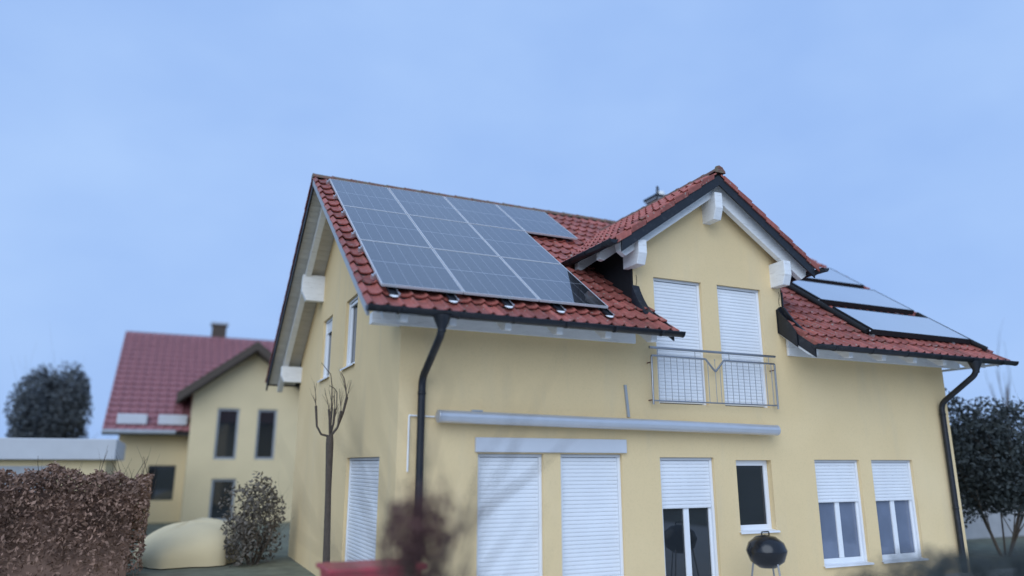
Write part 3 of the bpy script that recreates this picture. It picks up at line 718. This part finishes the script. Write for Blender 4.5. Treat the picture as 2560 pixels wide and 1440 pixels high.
def branch(mb, p, d, ln, r, depth, q, spread=.5, up=.15, seg=4, kids=(2, 3)):
    pts = [Vector(p)]; rs = [r]; d = Vector(d).normalized()
    for i in range(seg):
        d = (d + Vector((q.uniform(-1, 1), q.uniform(-1, 1), q.uniform(-.6, 1) + up)) * .16).normalized()
        pts.append(pts[-1] + d * ln / seg); rs.append(r * (1 - .62 * (i + 1) / seg))
    mb.tube(pts, rs, 6 if r > .02 else 4, True)
    if depth > 0:
        for k in range(q.randint(*kids)):
            i = q.randint(1, seg); dd = (d + Vector((q.uniform(-1, 1), q.uniform(-1, 1), q.uniform(-.3, .8))) * spread * 1.6).normalized()
            branch(mb, pts[i], dd, ln * q.uniform(.5, .8), rs[i] * .7, depth - 1, q, spread, up, seg, kids)

# pollarded tree at the gable
pt_ = thing('pollarded_tree', 'bare pollarded little tree with pruned twigs before the gable wall', 'tree', (2.33, 11.5, 0))
q = random.Random(11)
tr = MB().tube([(2.36, 11.5, -.05), (2.34, 11.52, .8), (2.31, 11.5, 1.6), (2.29, 11.5, 2.3), (2.285, 11.5, 2.42)], [.062, .052, .045, .058, .05], 10)
tr.build('trunk', M['bark'], pt_)
limbs = [((-.20, .02, .62), .024, [(0, 0, 0), (-.13, 0, .03), (-.20, .01, .15), (-.23, .02, .45)]), ((.05, .05, .6), .026, [(0, 0, 0), (.05, .03, .2), (.06, .03, .42)]), ((.3, 0, .7), .028, [(0, 0, 0), (.10, 0, .12), (.18, 0, .36), (.23, .01, .60)]), ((.2, -.1, .6), .024, [(0, 0, 0), (.10, -.05, .14), (.13, -.08, .38)]), ((-.05, -.1, .6), .022, [(0, 0, 0), (-.03, -.05, .25), (-.05, -.06, .40)]), ((.0, .1, .6), .018, [(0, 0, 0), (.02, .08, .2), (.03, .1, .44)])]
for d, r, pts in limbs:
    P = [Vector((2.285, 11.5, 2.40)) + Vector(p) for p in pts]

    MB().tube(P, [r * .72 * (1 - .10 * i) * q.uniform(.9, 1.15) for i in range(len(P) - 1)] + [r * .78], 8).build('limb', M['bark'], pt_)
    for k in range(3):
        tb = MB(); b0 = P[-1 if k < 1 else q.randint(1, len(P) - 1)]
        branch(tb, b0, (q.uniform(-.35, .35), q.uniform(-.3, .3), 1), q.uniform(.16, .40), .006, 1, q, .35, .1, 5, (1, 3))
        tb.build('twig', M['twig'], pt_)
for pts in ([(.0, 0, .4), (-.01, 0, .75), (-.04, 0, .93), (-.13, 0, 1.03), (-.19, 0, 1.10)], [(.22, 0, .58), (.20, 0, .74), (.17, 0, .88), (.11, 0, .97)], [(.08, 0, .4), (.07, 0, .66), (.03, 0, .72), (-.05, 0, .76)]):
    MB().tube([Vector((2.285, 11.5, 2.40)) + Vector(p) for p in pts], [.009 - .0012 * i for i in range(len(pts))], 6).build('twig', M['twig'], pt_)

def shrub(name, label, cat, base, rad, zc, n, size, lm, seed, lumps=9, stems=6, group=None):
    t = thing(name, label, cat, base, group)
    q = random.Random(seed); st = MB()
    for k in range(stems):
        a = q.uniform(0, 6.28); branch(st, (base[0] + .08 * math.cos(a), base[1] + .08 * math.sin(a), base[2] - .03), (math.cos(a) * .5 * rad[0], math.sin(a) * .5 * rad[1], zc * .9), zc, .022, 2, q, .5, .1)
    st.build('stems', M['twig'], t)
    leaves(n, ell((base[0], base[1], zc), rad, lumps, seed), size, seed + 1).build('foliage', lm, t)
    return t
shrub('shrub', 'thin red brown shrub rising before the downpipe and house corner', 'shrub', (1.50, 4.6, .06), (.29, .26, .42), 1.44, 2300, .022, M['redleaf'], 21, lumps=12, stems=10)
shrub('shrub', 'dark grey green bush left of the gable wall', 'shrub', (1.95, 17.0, 0), (.72, .8, 1.0), .85, 2800, .045, M['greyleaf'], 33, lumps=14, stems=14)
shrub('evergreen_tree', 'dark evergreen tree right of the house corner', 'tree', (17.3, 11.3, 0), (1.65, 1.5, 1.5), 2.3, 26000, .05, M['darkleaf'], 41, lumps=26, stems=8)
shrub('evergreen_tree', 'dark conifer far left behind the pale garage', 'tree', (-3.85, 32.5, 0), (1.35, 1.4, 2.2), 3.6, 16000, .075, M['hazeleaf'], 52, lumps=22)
# clipped hedge low in the foreground right
hd = thing('clipped_hedge', 'dark clipped hedge top in the lower right corner', 'hedge', (4.4, 2.9, 0))
def hb(r): 
    x = r.uniform(3.35, 6.3); return (x, 2.95 + r.uniform(-.22, .22), .07 + (1.43 + .03 * math.sin(x * 5.1) - (.16 * max(0, 3.7 - x))) * r.uniform(0, 1) ** .45)
leaves(14000, hb, .022, 61).build('foliage', M['darkleaf'], hd)
MB().box(3.5, 6.2, 2.82, 3.08, .06, 1.25).build('hedge_core', M['darkleaf'], hd)
# brown beech hedge at left
bh = thing('beech_hedge', 'tall brown leafed hedge in front of the pale garage', 'hedge', (-2.2, 16.2, 0))
def hb2(r):
    x = r.uniform(-5.2, -.1); return (x, 16.2 + r.uniform(-.5, .5), .02 + (1.82 + .07 * math.sin(x * 2.7) + .05 * math.sin(x * 7 + 1) + .04 * math.sin(x * 17) + .05 * r.random() ** 4) * r.uniform(0, 1) ** .6)
leaves(30000, hb2, .042, 71).build('foliage', M['brownleaf'], bh)
MB().box(-5.0, -.35, 16.05, 16.35, 0, 1.5).build('hedge_core', M['brownleaf'], bh)
q = random.Random(3); hs = MB()
for k in range(70):
    x_ = q.uniform(-5.0, -.15); branch(hs, (x_, 16.2 + q.uniform(-.3, .3), q.uniform(1.0, 1.6)), (q.uniform(-.4, .4), q.uniform(-.4, .1), 1), q.uniform(.35, .7), .008, 1, q, .5, .1, 4, (1, 2))
hs.build('shoots', M['twig'], bh)
# bare tree behind the right roof edge
bt = thing('bare_tree', 'bare tree behind the right end of the roof, twig tips showing', 'tree', (27.3, 17, 0))
MB().tube([(27.3, 17, -.05), (27.25, 17, 1.4), (27.3, 17, 2.8)], [.12, .09, .07], 8).build('trunk', M['bark'], bt)
q = random.Random(5)
for k in range(6):
    b = MB(); branch(b, (27.28, 17, 1.6 + .13 * k), (q.uniform(-.30, .30), q.uniform(-.3, .3), 1), q.uniform(2.4, 3.6), .028, 1, q, .2, .25, 6, (2, 3)); b.build('limb', M['twig'], bt)

# ------------------------------------------------------------------ small things by the wall
pl_ = thing('planter', 'red planter trough low by the house corner', 'planter', (2.15, 8.25, 0))
MB().hexa([(1.72, 8.02, .5), (2.58, 8.02, .5), (2.58, 8.46, .5), (1.72, 8.46, .5), (1.66, 7.96, .96), (2.64, 7.96, .96), (2.64, 8.52, .96), (1.66, 8.52, .96)]).build('trough', M['redpl'], pl_, .02)
MB().box(1.63, 2.67, 7.93, 8.55, .93, .975).build('rim', M['redpl'], pl_, .012)
for x in (1.80, 2.44):
    for y in (8.06, 8.36): MB().box(x, x + .06, y, y + .06, 0, .51).build('leg', M['bark'], pl_)
bb = thing('kettle_barbecue', 'black kettle barbecue standing before the narrow dark window', 'barbecue', (8.22, 8.9, .06))
MB().lathe([(0, .52), (.12, .535), (.24, .62), (.285, .74), (.285, .76)], (8.22, 8.9, .0), 24).build('bowl', M['kettle'], bb)
ld = MB().lathe([(.29, .755), (.29, .775), (.25, .88), (.14, .965), (0, .99)], (8.22, 8.9, .0), 24).build('lid', M['kettle'], bb)
MB().tube(bend([(8.15, 8.9, .965), (8.15, 8.9, 1.03), (8.29, 8.9, 1.03), (8.29, 8.9, .965)], .02, 3), .01, 8).build('handle', M['black'], ld)
for a in (.5, 2.6, 4.7): MB().tube([(8.22 + .2 * math.cos(a), 8.9 + .2 * math.sin(a), .62), (8.22 + .30 * math.cos(a), 8.9 + .30 * math.sin(a), .06)], .013, 8).build('leg', M['steel'], bb)

# ------------------------------------------------------------------ neighbouring house
nh = thing('house', 'cream neighbouring house with red roof behind the gable on the left', 'house', (3.5, 33, 0))
nz = lambda y: 3.2 + (y - 29.3) * .70 if y < 35.5 else 3.2 + (71 - y - 29.3) * .70
nd = lambda x: 6.28 - .78 * abs(x - 2.78)
w_ = wall([(-.35, .55, .75, 1.95)], [-1.4, 9.0], lambda u, s: 3.6, lambda u, v, d: (u, 30.0 + d, v), .1)
MB().box(-.345, .545, 30.07, 30.095, .755, 1.945).build('window', M['glass'], nh)
w_.add([(-1.4, 30, 0), (-1.4, 41, 0), (-1.4, 41, nz(41) - .1), (-1.4, 35.5, nz(35.5) - .1), (-1.4, 30, nz(30) - .1)], [(0, 1, 2, 3, 4)]); w_.add([(9, 30, 0), (9, 41, 0), (9, 41, nz(41) - .1), (9, 35.5, nz(35.5) - .1), (9, 30, nz(30) - .1)], [(0, 1, 2, 3, 4)])
w_.add([(-1.4, 41, 0), (9, 41, 0), (9, 41, 3.6), (-1.4, 41, 3.6)], [(0, 1, 2, 3)])
w_.build('wall', M['nwall'], nh)
NH = [(1.68, 2.42, 2.15, 3.92), (3.04, 3.72, 2.15, 3.92), (1.7, 2.5, .1, 1.5)]
w_ = wall(NH, [.85, 2.78, 4.71], lambda u, s: nd(u) - .30, lambda u, v, d: (u, 28.5 + d, v), .12)
w_.add([(.85, 28.5, 0), (.85, 30.2, 0), (.85, 30.2, nd(.85) - .3), (.85, 28.5, nd(.85) - .3)], [(0, 1, 2, 3)]); w_.add([(4.71, 28.5, 0), (4.71, 30.2, 0), (4.71, 30.2, nd(.85) - .3), (4.71, 28.5, nd(.85) - .3)], [(0, 1, 2, 3)])
w_.build('gable_wall', M['nwall'], nh)
for u0, u1, v0, v1 in NH:
    wn = MB().box(u0 + .003, u1 - .003, 28.58, 28.61, v0 + .003, v1 - .003).build('window', M['glass'], nh)
    for a, b, c, d in ((u0, u0 + .08, v0, v1), (u1 - .08, u1, v0, v1), (u0 + .08, u1 - .08, v0, v0 + .08), (u0 + .08, u1 - .08, v1 - .08, v1)): MB().box(a + .004, b - .004, 28.55, 28.579, c + .004, d - .004).build('frame', M['grey_board'], wn)
nroof = deck([(-1.9, 29.25), (9.5, 29.25), (9.5, 35.5), (-1.9, 35.5)], lambda x, y: nz(y), -.03, -.2, 'roof', M['roofdeck'], nh)
deck([(-1.9, 35.5), (9.5, 35.5), (9.5, 41.7), (-1.9, 41.7)], lambda x, y: nz(y), -.0, -.2, 'rear_roof', M['ntile'], nroof)
ncr = deck([(.35, 27.95), (2.78, 27.95), (2.78, 33.8), (.35, 31.0)], lambda x, y: nd(x), -.0, -.17, 'cross_gable_roof', M['ntile'], nh)
deck([(2.78, 27.95), (5.2, 27.95), (5.2, 31.0), (2.78, 33.8)], lambda x, y: nd(x), -.0, -.17, 'cross_gable_slope', M['ntile'], ncr)
for a, b in ((.3, 2.78), (2.78, 5.25)):
    MB().hexa([(a, 27.9, nd(a) - .3), (b, 27.9, nd(b) - .3), (b, 27.95, nd(b) - .3), (a, 27.95, nd(a) - .3), (a, 27.9, nd(a) + .02), (b, 27.9, nd(b) + .02), (b, 27.95, nd(b) + .02), (a, 27.95, nd(a) + .02)]).build('verge_board', M['bark'], ncr)
    MB().hexa([(a, 28.0, nd(a) - .36), (b, 28.0, nd(b) - .36), (b, 28.45, nd(b) - .36), (a, 28.45, nd(a) - .36), (a, 28.0, nd(a) - .2), (b, 28.0, nd(b) - .2), (b, 28.45, nd(b) - .2), (a, 28.45, nd(a) - .2)]).build('soffit', M['bark'], ncr)
na = math.atan(.70); ntile = tile_mesh(.30, .40)
fld = MB()
for c in range(38):
    for r in range(19):
        x = -1.9 + c * .30; y = 29.2 + r * .40 * math.cos(na)
        if y > 35.3: continue
        if .9 < x < 4.6 and nd(x + .15) > nz(y) + .3: continue
        mt = Matrix.Translation((x, y, nz(y) - .02)) @ Matrix.Rotation(na, 4, 'X')
        o_ = len(fld.v); fld.v += [tuple(mt @ Vector(v)) for v in ntile.v]; fld.f += [tuple(i + o_ for i in f) for f in ntile.f]; fld.sm += ntile.sm
tag(fld.build('roof_tile_field', M['ntile'], nroof), kind='stuff')
nc = MB().box(1.55, 2.15, 35.8, 36.4, 6.6, 8.15).build('chimney', M['bark'], nroof); MB().box(1.48, 2.22, 35.73, 36.47, 8.152, 8.24).build('chimney_cap', M['grey_board'], nc)
MB().tube([(-1.9, 29.2, 3.08), (.4, 29.2, 3.08)], .08, 10).build('gutter', M['grey_board'], nh)
for x in (-1.5, -.2):
    MB().box(x, x + .95, 29.42, 29.9, nz(29.42) + .06, nz(29.9) + .08).build('roof_light', M['fascia'], nroof, .03)

# pale flat roofed garage behind the hedge
ga = thing('garage', 'flat roofed pale garage behind the brown hedge', 'garage', (-3.0, 23, 0))
MB().box(-5.6, -1.25, 22.2, 27.5, 0, 2.1).build('wall', M['nwall'], ga)
MB().box(-5.8, -1.05, 22.0, 27.7, 2.102, 2.62).build('roof_fascia', M['fascia'], ga, .02)
MB().box(-4.9, -2.4, 22.17, 22.199, .02, 1.95).build('door', M['grey_board'], ga)
# fabric covered car left of the bush
cv = thing('covered_car', 'pale cream cover draped over a low rounded car left of the dark bush', 'car', (.75, 18.6, 0))
cvm = MB(); NU, NV = 40, 16
for j in range(NV + 1):
    for i in range(NU):
        a_ = i * 2 * math.pi / NU; t_ = j / NV
        rr = min(1.0, (1 - t_ ** 3.2)) ** .5 if j < NV else 0
        ca, sa = math.cos(a_), math.sin(a_)
        sx = math.copysign(abs(ca) ** .6, ca); sy = math.copysign(abs(sa) ** .6, sa)
        fold = 1 + (.03 * math.sin(a_ * 9) + .02 * math.sin(a_ * 17 + 1)) * (1 - t_)
        cvm.v.append((.75 + sx * 1.02 * rr * fold, 18.8 + sy * 2.0 * rr * fold, .02 + t_ * (.74 + .20 * sx * rr + .015 * math.sin(a_ * 5 + 3 * t_)) ))
for j in range(NV):
    for i in range(NU): cvm.f.append((j * NU + i, j * NU + (i + 1) % NU, (j + 1) * NU + (i + 1) % NU, (j + 1) * NU + i)); cvm.sm.append(True)
cvm.build('cover', M['nwall'], cv)
for x_ in (.25, 1.30):
    for y_ in (17.9, 19.7): MB().tube([(x_ - .08, y_, .20), (x_ + .08, y_, .20)], .20, 18).build('tyre', M['rubber'], cv)
# pale shed at far right
sh_ = thing('garden_shed', 'pale grey shed under the dark evergreen tree at right', 'shed', (22, 15, 0))
MB().box(19.6, 23.8, 14.2, 16.4, 0, 1.35).build('wall', M['concrete'], sh_, .01)
MB().prism([(19.4, 14.0, 1.352), (24.0, 14.0, 1.352), (24.0, 16.6, 1.62), (19.4, 16.6, 1.62)], (0, 0, .06)).build('roof', M['grey_board'], sh_)
